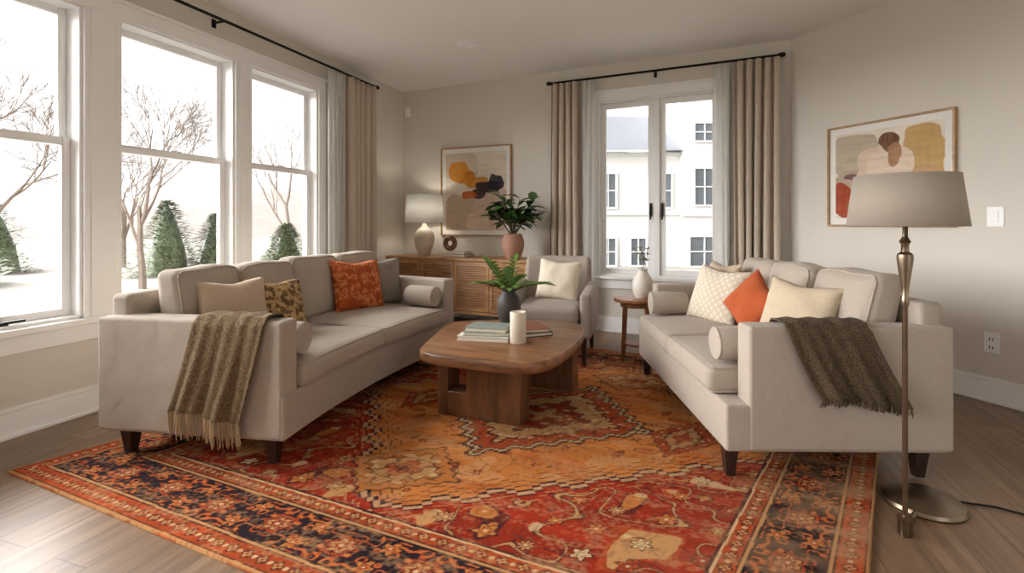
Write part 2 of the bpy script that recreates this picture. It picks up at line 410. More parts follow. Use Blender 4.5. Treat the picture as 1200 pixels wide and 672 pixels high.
# ------------------------------------------------------------------ rug
def make_rug():
    A=np.array([-2.207,2.2]); e1=np.array([2.827,-1.28]); e2=np.array([1.945,2.55])
    W,Hh=3.10,3.2; nx,ny=860,880
    a=np.linspace(0,1,nx)[:,None]*np.ones((1,ny)); b=np.linspace(0,1,ny)[None,:]*np.ones((nx,1))
    x=a*W; y=b*Hh
    L=lambda c: np.array(lin(c))
    ochre=L((200,124,62)); red=L((152,46,26)); dark=L((40,31,37)); cream=L((218,188,142)); rust=L((174,74,36)); tan=L((198,150,98)); brown=L((96,54,35))
    C=np.zeros((nx,ny,3))+ochre
    def put(mask,col,al=1.0):
        mk=(mask.astype(float)*al)[...,None]; C[:]=C*(1-mk)+col*mk
    def tri(t): return np.abs((t%1)-.5)*2
    tabs={}
    def orn(u,v,seed):
        if seed not in tabs: tabs[seed]=np.random.RandomState(seed).rand(64,64)
        t=tabs[seed]; u=np.abs(u)+3; v=v+20
        ui=np.floor(u).astype(int); vi=np.floor(v).astype(int); uf=u-ui; vf=v-vi; uf=uf*uf*(3-2*uf); vf=vf*vf*(3-2*vf)
        g=lambda i,j: t[i%64,j%64]
        return (g(ui,vi)*(1-uf)+g(ui+1,vi)*uf)*(1-vf)+(g(ui,vi+1)*(1-uf)+g(ui+1,vi+1)*uf)*vf
    n1=vnoise(nx,ny,5,80,1); n2=vnoise(nx,ny,30,34,2)
    C[:]=C*(0.80+.4*n1)[...,None]
    put(n2>.62,cream,.20); put(vnoise(nx,ny,10,26,21)>.58,rust,.36)
    wob=(vnoise(nx,ny,60,60,3)-.5)*.018
    ma=np.abs(a-.5); mbb=np.abs(b-.5)
    A1=ma/.375; B1=mbb/.35
    dn=A1+B1; q=A1-B1
    st=np.floor(tri(q*4)*3)/3
    dn2=dn+.09*st+wob
    out=dn2>1.05
    C[out]=red
    redn=vnoise(nx,ny,8,70,5); C[out]*=(.75+.55*redn[out])[:,None]
    o1=orn(ma*W*9,mbb*Hh*9,31); o2=orn(ma*W*14,mbb*Hh*14,32)
    sp=out&(dn2>1.16)
    put(sp&(np.abs(o1-.5)<.035),dark,.75); put(sp&(np.abs(o1-.5)<.018),tan,.85)
    put(sp&(o1>.80),rust,.9); put(sp&(o1>.86),tan,.9); put(sp&(o1<.17),dark,.7); put(sp&(o1<.12),ochre,.9)
    put(sp&(np.abs(o2-.72)<.02),dark,.5); put(sp&(o2>.88),cream,.7)
    fi=dn2<.90
    put(fi&(np.abs(o1-.62)<.016),brown,.42); put(fi&(o1>.86),rust,.6); put(fi&(np.abs(o1-.86)<.012),dark,.7)
    put(fi&(np.abs(o2-.22)<.02),brown,.35); put(fi&(o2>.90),brown,.55)
    def scatter(cell,R,mask,cols,seed,jit=.25,lines=True):
        aa=ma*W; bb=mbb*Hh
        rs=np.random.RandomState(seed); gx=int(W/cell)+2; gy=int(Hh/cell)+2
        jx=(rs.rand(gx,gy)-.5)*jit*cell; jy=(rs.rand(gx,gy)-.5)*jit*cell; kk=rs.randint(0,len(cols),(gx,gy)); ro=rs.rand(gx,gy)*6; nn=rs.choice([5,6,8],(gx,gy)); sz=.6+.7*rs.rand(gx,gy)
        ci=np.clip((aa/cell).astype(int),0,gx-1); cj=np.clip((bb/cell).astype(int),0,gy-1)
        dx=aa-(ci+.5)*cell-jx[ci,cj]; dy=bb-(cj+.5)*cell-jy[ci,cj]
        r=np.hypot(dx,dy); th=np.arctan2(dy,dx)+ro[ci,cj]
        f=r/(R*sz[ci,cj]*(.75+.25*np.cos(nn[ci,cj]*th)))
        put(mask&(f<1.3)&(f>=1),dark,.75)
        for k,c in enumerate(cols): put(mask&(f<1)&(kk[ci,cj]==k),c,.9)
        put(mask&(f<.55)&(f>.4),dark,.8); put(mask&(f<.25),cream,.9)
        put(mask&(np.abs(dy-.22*cell*np.sin(dx/cell*6.28+ro[ci,cj]))<.0035)&(np.abs(dx)<cell*.42)&(f>1.3),brown,.7)
    scatter(.17,.034,out&(dn2>1.2),[tan,ochre,rust,cream],11)
    scatter(.22,.022,dn2<.85,[rust,red,tan],13)
    for lo,hi,c,al in ((1.045,1.065,dark,.95),(1.065,1.095,cream,.6),(1.095,1.108,dark,.85),(1.0,1.010,dark,.75),(.945,.955,brown,.7),(1.15,1.158,tan,.7)):
        put((dn2>lo)&(dn2<hi),c,al)
    def med(ca,cb,ra,rb,cols,steps=3.5):
        d=np.abs(a-ca)/ra+np.abs(b-cb)/rb; qq=np.abs(a-ca)/ra-np.abs(b-cb)/rb
        d=d+.12*np.floor(tri(qq*steps)*3)/3+wob*2.5
        for lim,c,al in cols: put(d<lim,c,al)
        oo=orn((a-ca)*W*26,np.abs(b-cb)*Hh*26,77)
        put((d<.9)&(np.abs(oo-.5)<.05),dark,.6); put((d<.9)&(oo>.8),cream,.6)
    med(.5,.5,.18,.18,[(1.12,dark,.85),(1.06,cream,.7),(1.02,dark,.85),(.98,rust,.9),(.80,dark,.8),(.76,tan,.85),(.50,dark,.8),(.46,red,.9),(.2,tan,.9)])
    for ca,cb in ((.45,.235),(.55,.765)):
        med(ca,cb,.085,.075,[(1.12,dark,.75),(1.05,ochre,.85),(.78,brown,.7),(.70,tan,.85),(.40,rust,.8),(.2,dark,.7)],2.5)
    for ca,cb in ((.26,.5),(.74,.5)):
        med(ca,cb,.05,.075,[(1.12,dark,.75),(1.05,rust,.8),(.75,dark,.7),(.68,tan,.8),(.35,red,.8)],2.5)
    ex=np.minimum(x,W-x); ey=np.minimum(y,Hh-y); e=np.minimum(ex,ey); t=np.where(ex<ey,y,x)
    e=e+wob*.15
    bd=e<.42
    put(bd,rust); C[bd]*=(.75+.5*vnoise(nx,ny,40,40,6)[bd])[:,None]
    band=(e>.105)&(e<.325); put(band,dark)
    per=.30; w=e-.215
    cell=np.floor(t/per); tx=((t/per)%1-.5)*per
    sg=np.where(cell%2==0,1,-1)
    ob=orn(tx*34,w*34*sg,91); oc=orn(tx*60,w*60*sg,92)
    put(band&(np.abs(w)<.10)&(np.abs(ob-.56)<.10),rust,.95); put(band&(np.abs(w)<.10)&(np.abs(ob-.56)<.035),ochre,.9)
    put(band&(oc>.80),brown,.8)
    r=np.hypot(tx,w*1.1); th=np.arctan2(w*sg,np.abs(tx))
    f=r/(.072*(.74+.18*np.cos(6*th)+.10*np.cos(14*th)))
    put(band&(f<1.12),dark); put(band&(f<1),rust); put(band&(f<.80),dark); put(band&(f<.70),tan); put(band&(f<.70)&(np.cos(14*th)>.55),rust,.9); put(band&(f<.42),dark); put(band&(f<.36),red); put(band&(f<.16),cream)
    tx2=((t/per+.5)%1-.5)*per
    for off in (-.055,.055):
        r2=np.hypot(tx2,w-off); th2=np.arctan2(w-off,tx2); f2=r2/(.036*(.72+.28*np.cos(5*th2+cell)))
        put(band&(f2<1.15),dark); put(band&(f2<1),ochre,.9); put(band&(f2<.5),red,.9); put(band&(f2<.2),cream)
    for lo,hi,c in ((0,.010,tan),(.010,.016,brown),(.095,.106,tan),(.088,.095,dark),(.325,.337,tan),(.337,.343,dark),(.408,.42,dark),(.400,.408,cream)):
        put((e>=lo)&(e<hi),c,.85)
    for c0,p2,hw in ((.052,.07,.032),(.372,.075,.027)):
        s2=((t/p2)%1-.5)*p2; w2=e-c0; in2=np.abs(w2)<hw
        rr=np.hypot(s2,w2); t2=np.arctan2(w2,s2); d=rr/(.024*(.78+.22*np.cos(4*t2)))
        put(in2&(np.abs(w2-.014*np.sin(2*pi*t/p2))<.0035),dark,.7)
        put(in2&(d<1),dark,.85); put(in2&(d<.72),tan,.9); put(in2&(d<.3),red)
        s3=((t/p2+.5)%1-.5)*p2; put(in2&(np.hypot(s3,w2)<.009),cream,.8)
    dd=vnoise(nx,ny,240,320,8)*.5+vnoise(nx,ny,28,70,9)*.5
    k=np.clip((dd-.48)*3,0,1)*.40
    C[:]=C*(1-k[...,None])+L((206,158,112))*k[...,None]
    k=np.clip((vnoise(nx,ny,330,130,10)-.62)*3,0,1)*.35; C[:]=C*(1-k[...,None])+brown*k[...,None]
    k=np.clip((a-.78)*5,0,1)*.6*np.clip(vnoise(nx,ny,40,60,15)*1.5-.25,0,1)*np.clip((.75-b)*4,0,1); C[:]=C*(1-k[...,None])+L((166,132,100))*k[...,None]
    P=np.zeros((nx,ny,3)); P[...,0]=A[0]+a*e1[0]+b*e2[0]; P[...,1]=A[1]+a*e1[1]+b*e2[1]; P[...,2]=.012
    P[0,:,2]=P[-1,:,2]=P[:,0,2]=P[:,-1,2]=.001
    return paint_mesh('area_rug',P,C,attr_mat('rug_wool',.95,420,.2,.5))
make_rug()

# ------------------------------------------------------------------ paintings
framem=wood('oak_frame',(150,112,72),(188,150,104),(6,6,6))
paperm=plain('mat_board',(238,235,228),.9,var=.01)
artm=attr_mat('canvas_paint',.85,60,.06,.3)
def painting(name,M,s0,s1,z0,z1,base,blobs,y0=-.03,tilt=0):
    e=empty(name,M=M,local=True); w=.013
    mb=MB(); 
    mb.box((s0,y0,z0),(s0+w,-.001,z1)); mb.box((s1-w,y0,z0),(s1,-.001,z1)); mb.box((s0+w,y0,z0),(s1-w,-.001,z0+w)); mb.box((s0+w,y0,z1-w),(s1-w,-.001,z1))
    mb.build('frame',framem,e,bevel=.002)
    mb=MB(); mb.box((s0+w,-.012,z0+w),(s1-w,-.002,z1-w)); mb.build('mat_board',paperm,e,smooth=False)
    m=.062; nx=int((s1-s0)*260); ny=int((z1-z0)*260)
    a=np.linspace(0,1,nx)[:,None]*np.ones((1,ny)); b=np.linspace(0,1,ny)[None,:]*np.ones((nx,1))
    C=np.zeros((nx,ny,3))+np.array(lin(base)); C*=(.93+.14*vnoise(nx,ny,8,8,3))[...,None]
    for i,(cx,cy,rx,ry,p,col) in enumerate(blobs):
        wx=(vnoise(nx,ny,7,7,40+i)-.5)*.07+(vnoise(nx,ny,30,30,80+i)-.5)*.012; wy=(vnoise(nx,ny,7,7,140+i)-.5)*.07
        d=(np.abs(a+wx-cx)/rx)**p+(np.abs(b+wy-cy)/ry)**p
        mk=(np.clip((1-d)*14,0,1)*(.9+.1*vnoise(nx,ny,50,9,i)))[...,None]; C=C*(1-mk)+np.array(lin(col))*(.9+.2*vnoise(nx,ny,5,30,i+200))[...,None]*mk
    P=np.zeros((nx,ny,3)); P[...,0]=s0+m+a*(s1-s0-2*m); P[...,1]=-.0135; P[...,2]=z0+m+b*(z1-z0-2*m)
    paint_mesh('artwork',P,C,artm,e)
painting('framed_painting',MBk,.553,1.46,.94,1.95,(222,210,194),[
 (.25,.82,.3,.2,3,(206,190,170)),(.8,.75,.22,.3,3,(226,214,198)),(.3,.2,.36,.26,3,(196,172,150)),(.75,.25,.3,.3,3,(208,184,166)),
 (.22,.74,.17,.13,2.5,(206,138,48)),(.50,.61,.20,.08,3,(204,140,58)),(.40,.70,.1,.07,2,(200,128,44)),(.70,.56,.20,.06,4,(52,50,58)),(.84,.62,.10,.09,4,(46,46,56)),(.56,.47,.12,.05,3,(70,60,60)),(.4,.45,.12,.05,3,(190,100,52)),
 (.55,.12,.2,.09,3,(222,200,176))])
painting('framed_painting',MR,.364,1.227,1.065,1.838,(232,222,206),[
 (.2,.72,.24,.28,3,(190,176,154)),(.14,.35,.2,.2,3,(184,166,146)),(.84,.70,.17,.27,4,(196,160,104)),(.5,.4,.28,.4,3,(220,198,176)),(.82,.3,.2,.24,3,(196,160,122)),
 (.52,.58,.22,.2,2.5,(226,206,186)),(.54,.86,.075,.11,2.3,(112,76,54)),(.57,.70,.07,.13,2,(170,130,98)),(.06,.22,.10,.2,2.5,(168,76,50)),(.17,.48,.07,.05,2,(120,88,88)),(.3,.12,.2,.12,2,(158,106,76))])

# ------------------------------------------------------------------ sofas
def make_warp(P0,th0,th1,L,side):
    th0=math.radians(th0); th1=math.radians(th1)
    def w(u,v,z=0):
        n=12; x,y=P0; uu=max(min(u,L),0)
        for i in range(n):
            t=(i+.5)/n*uu; th=th0+(th1-th0)*t/L; x+=math.sin(th)*uu/n; y+=math.cos(th)*uu/n
        th=th0+(th1-th0)*uu/L; ex=u-uu
        x+=math.sin(th)*ex; y+=math.cos(th)*ex
        return (x-side*math.cos(th)*v, y+side*math.sin(th)*v, z)
    def heading(u): return th0+(th1-th0)*u/L
    w.heading=heading
    return w
def rloop(x0,x1,z0,z1,r,st=.05):
    pts=[]
    def seg(a,b):
        n=max(1,int(math.hypot(b[0]-a[0],b[1]-a[1])/st))
        for i in range(n): pts.append((a[0]+(b[0]-a[0])*i/n,a[1]+(b[1]-a[1])*i/n))
    def arc(cx,cz,a0):
        for i in range(5):
            a=a0+pi/2*i/5; pts.append((cx+r*math.cos(a),cz+r*math.sin(a)))
    seg((x0+r,z0),(x1-r,z0)); arc(x1-r,z0+r,-pi/2); seg((x1,z0+r),(x1,z1-r)); arc(x1-r,z1-r,0)
    seg((x1-r,z1),(x0+r,z1)); arc(x0+r,z1-r,pi/2); seg((x0,z1-r),(x0,z0+r)); arc(x0+r,z0+r,pi)
    pts.append(pts[0]); return pts
def sofa(name,W,L,D,af,nb,nseat,seed,hb=.755,hc=.85,lv=.09,bv=None):
    e=empty(name,loc=W(L/2,D/2,0)); rnd=random.Random(seed)
    at=.125
    if bv is None: bv=af+.02
    def fn(q,n): return W(*q)
    mb=MB(); mb.rbox((.004,.02,.135),(L-.004,D-.01,.332),.014,fn=fn); mb.build('base',sofam,e)
    for nm,u0,u1 in(('arm_near',0,at),('arm_far',L-at,L)):
        mb=MB()
        def fa(q,n): return W(*q)
        mb.rbox((u0,af,.14),(u1,D,.66),.016,fn=fa); mb.build(nm,sofam,e)
    mb=MB()
    def fb(q,n): return W(q[0],q[1]+.02*max(0,(q[2]-.4)),q[2])
    mb.rbox((.06,D-.105,.14),(L-.06,D-.002,hb),.025,fn=fb); mb.build('back_frame',sofam,e)
    a,b=at+.004,L-at-.004; sw=(b-a)/nseat
    for i in range(nseat):
        mb=MB()
        def fs(q,n,i=i):
            x,y,z=q
            cr=(1-min(1,abs(n[0]))**2.5)*(1-min(1,abs(n[1]))**2.5)
            if n[2]>0: z+=.026*cr+.004*math.sin(x*17+i)*math.sin(y*13)
            x+= n[0]*.006*(1-abs(n[2])**2)
            y-= .014*(1-n[2]**2)*(n[1]<0)
            return W(x,y,z)
        lo=(a+i*sw+.005,.0,.335); hi=(a+(i+1)*sw-.005,D-.11,.452)
        mb.rbox(lo,hi,.032,step=.05,fn=fs)
        for zz in (.452-.0075,.335+.0075):
            pts=[]
            for px,py in rloop(lo[0]+.0075,hi[0]-.0075,lo[1]+.0075,hi[1]-.0075,.03):
                n=[2*(px-lo[0])/(hi[0]-lo[0])-1,2*(py-lo[1])/(hi[1]-lo[1])-1,2*(zz-lo[2])/(hi[2]-lo[2])-1]
                pts.append(fs([px,py,zz],n))
            mb.tube(pts,.0045,6)
        mb.build('seat_cushion_%d'%i,sofam,e)
    cw=(b-a)/nb
    for i in range(nb):
        mb=MB(); tl=math.radians(11+rnd.uniform(-3,3)); dz=rnd.uniform(-.016,.010); c0=a+(i+.5)*cw; hh=hc-.452+dz; yw=rnd.uniform(-.05,.05)
        def fc(q,n,i=i):
            x,y,z=q
            cr=(1-min(1,abs(n[0]))**2.4)*(1-min(1,abs(n[2]))**2.4)
            y+= n[1]*.046*cr
            tp=max(0,n[2])
            z+=.008*tp*(1-n[0]**2)+.004*tp*math.sin(x*23+i*2.1)
            y+= .010*math.sin(z*16+x*11+i*2)*cr+ yw*x
            yy=y+z*math.tan(tl)
            return W(c0+x,D-.265+yy,.455+z)
        lo=(-cw/2+.004,-.068,0); hi=(cw/2-.004,.068,hh)
        mb.rbox(lo,hi,.042,step=.045,fn=fc)
        k=.0105; yy=-.068+k; pts=[]
        for px,pz in rloop(lo[0]+k,hi[0]-k,lo[2]+k,hi[2]-k,.033):
            n=[2*(px-lo[0])/(hi[0]-lo[0])-1,2*(yy+.068)/.136-1,2*(pz-lo[2])/(hi[2]-lo[2])-1]
            pts.append(fc([px,yy,pz],n))
        mb.tube(pts,.0045,6)
        mb.build('back_cushion_%d'%i,sofam,e)
    mb=MB()
    for u in (.07,L-.07):
        for v in (lv,D-.10):
            mb.frustum(u,v,.0125,.14,.017,.03,fn=lambda x,y,z: W(x,y,z))
    mb.build('legs',darkwood,e,smooth=False)
    for nm,u in(('bolster_near',at+.088),('bolster_far',L-at-.082)):
        mb=MB()
        R=.076; z0=.468+R
        pr=[(0,0),(.045,0),(.068,.006),(R,.022),(R+.002,.13),(R,.23),(.07,.245),(.045,.25),(0,.25)]
        vs=[];fs=[];n=28
        for r,t in pr:
            for k in range(n):
                an=2*pi*k/n; vs.append(W(u+r*math.cos(an),bv+t,z0+r*math.sin(an)))
        for j in range(len(pr)-1):
            for k in range(n): fs.append((j*n+k,j*n+(k+1)%n,(j+1)*n+(k+1)%n,(j+1)*n+k))
        mb.add(vs,fs)
        mb.tube([W(u+.070*math.cos(2*pi*k/n),bv+.009,z0+.070*math.sin(2*pi*k/n)) for k in range(n+1)],.004,6)
        mb.build(nm,sofam,e)
    return e
LW=make_warp((-.975,2.19),8,28,1.80,1)
RW=make_warp((.875,2.10),1,1,1.56,-1)
sofa('sofa',LW,1.80,.95,.03,4,2,1,lv=.11)
sofa('sofa',RW,1.56,.96,.115,3,2,2,lv=.06,bv=.045)

# ------------------------------------------------------------------ pillows
def pat_mat(name,c1,c2,kind,scale):
    m,nt,b=newmat(name); v=coords(nt)
    if kind=='floral':
        f=noise(nt,v,scale,2.5,.6)
        col=ramp(nt,f,[(.38,mulc(lin(c1),.8)),(.50,lin(c1)),(.56,lin(c2)),(.60,lin(c1)),(.70,mulc(lin(c1),.7))])
    elif kind=='trellis':
        v2=coords(nt,(1,.01,1),(0,pi/4,0))
        w=nt.nodes.new('ShaderNodeTexVoronoi'); w.inputs['Scale'].default_value=scale; w.distance='CHEBYCHEV'; w.inputs['Randomness'].default_value=.0; nt.links.new(v2,w.inputs['Vector']); f=w.outputs['Distance']
        col=ramp(nt,f,[(.15,lin(c2)),(.5,lin(c1))])
    else:
        f=noise(nt,v,scale,3,.6); col=ramp(nt,f,[(.46,lin(c1)),(.56,lin(c2))])
    nt.links.new(col,b.inputs['Base Color']); b.inputs['Roughness'].default_value=.95
    f2=noise(nt,v,350,2); bump(nt,b,f if kind=='trellis' else f2,.5,.006); return m
cream=fabric('cream_weave',(202,184,158)); creamc=fabric('cream_bright',(224,212,192)); tanp=fabric('tan_pillow',(194,172,149)); taupe=fabric('taupe_pillow',(138,127,115))
orange=pat_mat('rust_floral',(184,84,36),(216,144,86),'floral',15)
orange2=fabric('burnt_orange',(182,86,42)); goldp=pat_mat('gold_pattern',(190,158,108),(104,76,50),'blob',38)
quilt=pat_mat('cream_quilt',(206,193,172),(228,216,198),'trellis',30)
def pillow(c,yaw,tilt,roll,w,h,t,mat,seed=0,name='throw_pillow'):
    mb=MB(); n=26; rnd=random.Random(seed); p=[rnd.random()*6 for _ in range(4)]
    for sgn in(-1,1):
        def f(u,v):
            x=2*u-1; z=2*v-1
            T=t/2*max(0,(1-abs(x)**2.4)*(1-abs(z)**2.4))**.5
            T*=1+.05*math.sin(5*x+p[0])*math.sin(4*z+p[1])
            X=w/2*x*(1-.06*(1-z*z)); Z=h/2*z*(1-.06*(1-x*x))
            Z-=.018*max(0,z)*math.exp(-(x*2.2)**2)
            T+=(.004*math.sin(14*x*z+p[2]))*(1-x*x)*(1-z*z)
            return (X,sgn*T,Z)
        mb.grid(f,n,n)
    M=Matrix.Translation(c)@Matrix.Rotation(math.radians(yaw),4,'Z')@Matrix.Rotation(-math.radians(tilt),4,'X')@Matrix.Rotation(math.radians(roll),4,'Y')
    return mb.build(name,mat,M=M,angle=75)
def sp(W,u,v,z): return Vector(W(u,v,z))
def yl(u): return 90-math.degrees(LW.heading(u))
pillow(sp(LW,.31,.52,.635),yl(.3)-30,18,0,.34,.35,.14,tanp,1)
pillow(sp(LW,.53,.46,.62),yl(.4)-22,24,5,.34,.34,.13,goldp,2)
pillow(sp(LW,1.31,.53,.64),yl(1.3)-18,18,2,.40,.38,.14,orange,3)
pillow(sp(LW,1.55,.55,.64),yl(1.5)-30,14,0,.36,.36,.12,taupe,4)
pillow(sp(RW,1.36,.52,.64),-84,16,0,.38,.38,.14,tanp,5)
pillow(sp(RW,1.14,.42,.63),-64,20,4,.39,.37,.14,quilt,6)
pillow(sp(RW,.82,.50,.63),-66,22,38,.30,.30,.13,orange2,7)
pillow(sp(RW,.40,.53,.64),-58,20,5,.36,.34,.14,cream,8)

# ------------------------------------------------------------------ throws
def knit(name,c1,c2,sc):
    m,nt,b=newmat(name); v=coords(nt)
    f=noise(nt,v,sc,3,.7)
    nt.links.new(ramp(nt,f,[(.35,lin(c1)),(.65,lin(c2))]),b.inputs['Base Color'])
    b.inputs['Roughness'].default_value=1; bump(nt,b,f,1.0,.012); return m
def throw(name,W,v0,v1,shear,zin,zend,af,mat,seed,frl=.1,wbot=1.0,at=.125,frm=None):
    e=empty(name,loc=W(0,(v0+v1)/2,.4)); mb=MB()
    top=.664
    path=[(at+.014,zin),(at+.014,top-.02),(at-.01,top+.010),(at/2,top+.014),(0.01,top+.010),(-.014,top-.02),(-.016,zend)]
    ls=[0]
    for a,b in zip(path[:-1],path[1:]): ls.append(ls[-1]+math.hypot(a[0]-b[0],a[1]-b[1]))
    T=ls[-1]; rnd=random.Random(seed); ph=rnd.random()*6
    def P(u,v):
        s=u*T
        k=0
        while k<len(ls)-2 and s>ls[k+1]: k+=1
        t=(s-ls[k])/(ls[k+1]-ls[k]); x=path[k][0]+(path[k+1][0]-path[k][0])*t; z=path[k][1]+(path[k+1][1]-path[k][1])*t
        h=max(0,(top-z)/(top-zend)) if x<0.0 else 0
        wd=(v1-v0)*(1+(wbot-1)*h)
        vv=v0+(v-.0)*wd+shear*h*(.8+.2*h)
        fo=(.5+.5*math.sin(v*15+ph+1.2*h))*.030*h+(.5+.5*math.sin(v*37+ph*2))*.010*(.4+h)
        tf=.006*(.5+.5*math.sin(v*22+ph))
        x2=x-fo if x<.06 else x
        zz=z+(tf if h==0 and u>.1 else 0)
        zz+= -.02*h*math.sin(v*4+ph)*h
        return (x2,vv,zz)
    mb.grid(lambda u,v: W(*P(u,v)),70,60); mb.build('blanket',mat,e,solid=.008)
    fr=MB(); n=34
    for i in range(n):
        v=(i+.5)/n; p=P(1,v)
        for k in range(3):
            a=rnd.uniform(-.006,.006); L=frl*rnd.uniform(.75,1.1); d=rnd.uniform(-.012,.012)
            fr.tube([W(p[0],p[1]+a,p[2]+.004),W(p[0]-.003,p[1]+a+d*.5,p[2]-L*.5),W(p[0]+.002,p[1]+a+d,p[2]-L)],[.003,.0026,.0016],5)
    fr.build('fringe',frm or mat,e)
throw('throw_blanket',LW,.10,.44,.10,.60,.24,.03,knit('olive_knit',(96,76,52),(150,126,94),130),3,.11,1.05,frm=plain('tan_fringe',(168,142,110),1))
throw('throw_blanket',RW,.26,.60,.13,.60,.36,.115,knit('brown_knit',(70,56,40),(120,101,76),150),5,.035,1.05)

# ------------------------------------------------------------------ coffee table
walnut=wood('walnut',(88,56,35),(160,112,75),(1.0,8,8),(0,0,math.radians(22)),.33,2.4)
walnut2=wood('walnut_vertical',(70,44,28),(134,90,58),(7,7,1.2),(0,0,0),.4,2.2)
def smooth_closed(pts,k=8):
    n=len(pts); out=[]
    for i in range(n):
        p0,p1,p2,p3=[Vector(pts[(i+j)%n]) for j in(-1,0,1,2)]
        for s in range(k):
            t=s/k; out.append(.5*((2*p1)+(-p0+p2)*t+(2*p0-5*p1+4*p2-p3)*t*t+(-p0+3*p1-3*p2+p3)*t**3))
    return out
ct=empty('coffee_table',loc=(0,3.05,0))
out=smooth_closed([(-.505,2.88),(-.50,2.74),(-.42,2.65),(-.22,2.565),(.00,2.49),(.13,2.50),(.24,2.62),(.36,2.88),(.46,3.20),(.45,3.44),(.34,3.56),(.08,3.60),(-.18,3.59),(-.37,3.54),(-.45,3.38),(-.48,3.12)])
mb=MB(); n=len(out)
cx=sum(p.x for p in out)/n; cy=sum(p.y for p in out)/n
rings=[(.90,.340),(.975,.342),(.993,.350),(1.0,.364),(1.0,.392),(.99,.40),(.97,.402)]
vs=[];fs=[]
for k,z in rings:
    for p in out: vs.append((cx+(p.x-cx)*k,cy+(p.y-cy)*k,z))
for j in range(len(rings)-1):
    for i in range(n): fs.append((j*n+i,j*n+(i+1)%n,(j+1)*n+(i+1)%n,(j+1)*n+i))
fs.append(tuple(range(n))[::-1]); fs.append(tuple(range((len(rings)-1)*n,len(rings)*n)))
mb.add(vs,fs); mb.build('table_top',walnut,ct)
for k,(o,x0,x1) in enumerate((((-.42,2.85),.18,.50),((-.03,3.38),.18,.45))):
    u=Vector((.93,-.364)).normalized(); w=Vector((-u.y,u.x))
    F=lambda x,y,z: (o[0]+u.x*x+w.x*y,o[1]+u.y*x+w.y*y,z)
    mb=MB()
    mb.box((0,0,.0125),(.06,.14,.342),fn=F); mb.box((.06,0,.0125),(x0,.14,.15),fn=F); mb.box((.06,0,.322),(x0,.14,.342),fn=F); mb.box((x0,0,.0125),(x1,.14,.342),fn=F)
    mb.build('pedestal_%d'%k,walnut2,ct,bevel=.005)
covers=[plain('cover_grey',(150,156,152),.6),plain('cover_white',(226,222,214),.6),plain('cover_sage',(138,146,138),.6),plain('cover_dark',(58,52,50),.6),plain('cover_rust',(140,84,60),.6)]
pages=plain('pages',(232,224,206),.9)
def books(name,stack,c,z0):
    e=empty(name,loc=(c[0],c[1],z0)); z=z0
    for i,(w,d,h,yaw,m,dx,dy) in enumerate(stack):
        a=math.radians(yaw); F=lambda x,y,zz: (c[0]+dx+x*math.cos(a)-y*math.sin(a),c[1]+dy+x*math.sin(a)+y*math.cos(a),zz)
        mb=MB()
        mb.box((-w/2,-d/2,z),(w/2,d/2,z+.003),0,F); mb.box((-w/2,-d/2,z+h-.003),(w/2,d/2,z+h),0,F); mb.box((-w/2,d/2-.003,z+.003),(w/2,d/2,z+h-.003),0,F)
        mb.box((-w/2+.005,-d/2+.005,z+.003),(w/2-.005,d/2-.003,z+h-.003),1,F)
        mb.build('book_%d'%i,[covers[m],pages],e,smooth=False); z+=h+.0003
    return z
books('book_stack',[(.31,.23,.026,-12,1,0,0),(.28,.21,.022,-6,0,.01,.01),(.25,.19,.024,-16,2,.015,.0)],(-.15,3.04),.4022)
books('book_stack',[(.18,.22,.022,20,3,0,0),(.16,.20,.02,14,4,0,0)],(.13,3.16),.4022)
mb=MB(); mb.lathe([(0,.4022),(.042,.4022),(.046,.407),(.046,.575),(.043,.582),(.038,.578),(.03,.57),(0,.57)],(.035,2.90)); mb.tube([(.035,2.90,.57),(.036,2.90,.588)],.0015,6); mb.build('pillar_candle',plain('candle_wax',(226,216,198),.6))
def leafmat(name,c1,c2):
    m,nt,b=newmat(name); f=noise(nt,coords(nt),9,3); nt.links.new(ramp(nt,f,[(.3,lin(c1)),(.7,lin(c2))]),b.inputs['Base Color']); b.inputs['Roughness'].default_value=.4; return m
lf=leafmat('leaf_dark',(36,70,32),(74,112,50)); lf2=leafmat('leaf_bright',(72,112,44),(132,166,80)); stemm=plain('stem',(86,74,48),.7); soil=plain('soil',(50,38,30),1,bmp=.5)
e=empty('potted_plant',loc=(0.0,3.40,.40))
c=(-.02,3.42)
mb=MB(); mb.lathe([(0,.4022),(.045,.4022),(.068,.43),(.080,.49),(.082,.54),(.072,.585),(.050,.61),(.044,.63),(.054,.645),(.050,.648),(.038,.63),(.036,.60),(0,.60)],c); mb.build('vase',plain('charcoal_ceramic',(72,66,64),.6,var=.15,bmp=.3),e)
mb=MB(); rnd=random.Random(4)
for i in range(11):
    a=i/11*2*pi+rnd.uniform(-.2,.2); el=rnd.uniform(.45,1.15); L=rnd.uniform(.20,.29)
    pts=[]
    for k in range(9):
        t=k/8; r=L*t*math.cos(el)*1.1; z=.61+L*t*math.sin(el)*.92+.03*t-.09*t*t*(1.3-el)
        pts.append(Vector((c[0]+r*math.cos(a),c[1]+r*math.sin(a),z)))
    mb.tube(pts,[.0045-.0003*k for k in range(9)],6,1)
    for k in range(2,9):
        d=(pts[k]-pts[k-1]).normalized(); sd=d.cross(Vector((0,0,1))).normalized()
        for sg in(-1,1):
            mb.leaf(pts[k],d*.8+sd*sg*.9+Vector((0,0,.25)),.10-.004*k,.040,.2)
    mb.leaf(pts[-1],d,.09,.036,.2)
mb.build('foliage',[lf2,stemm],e,merge=False)

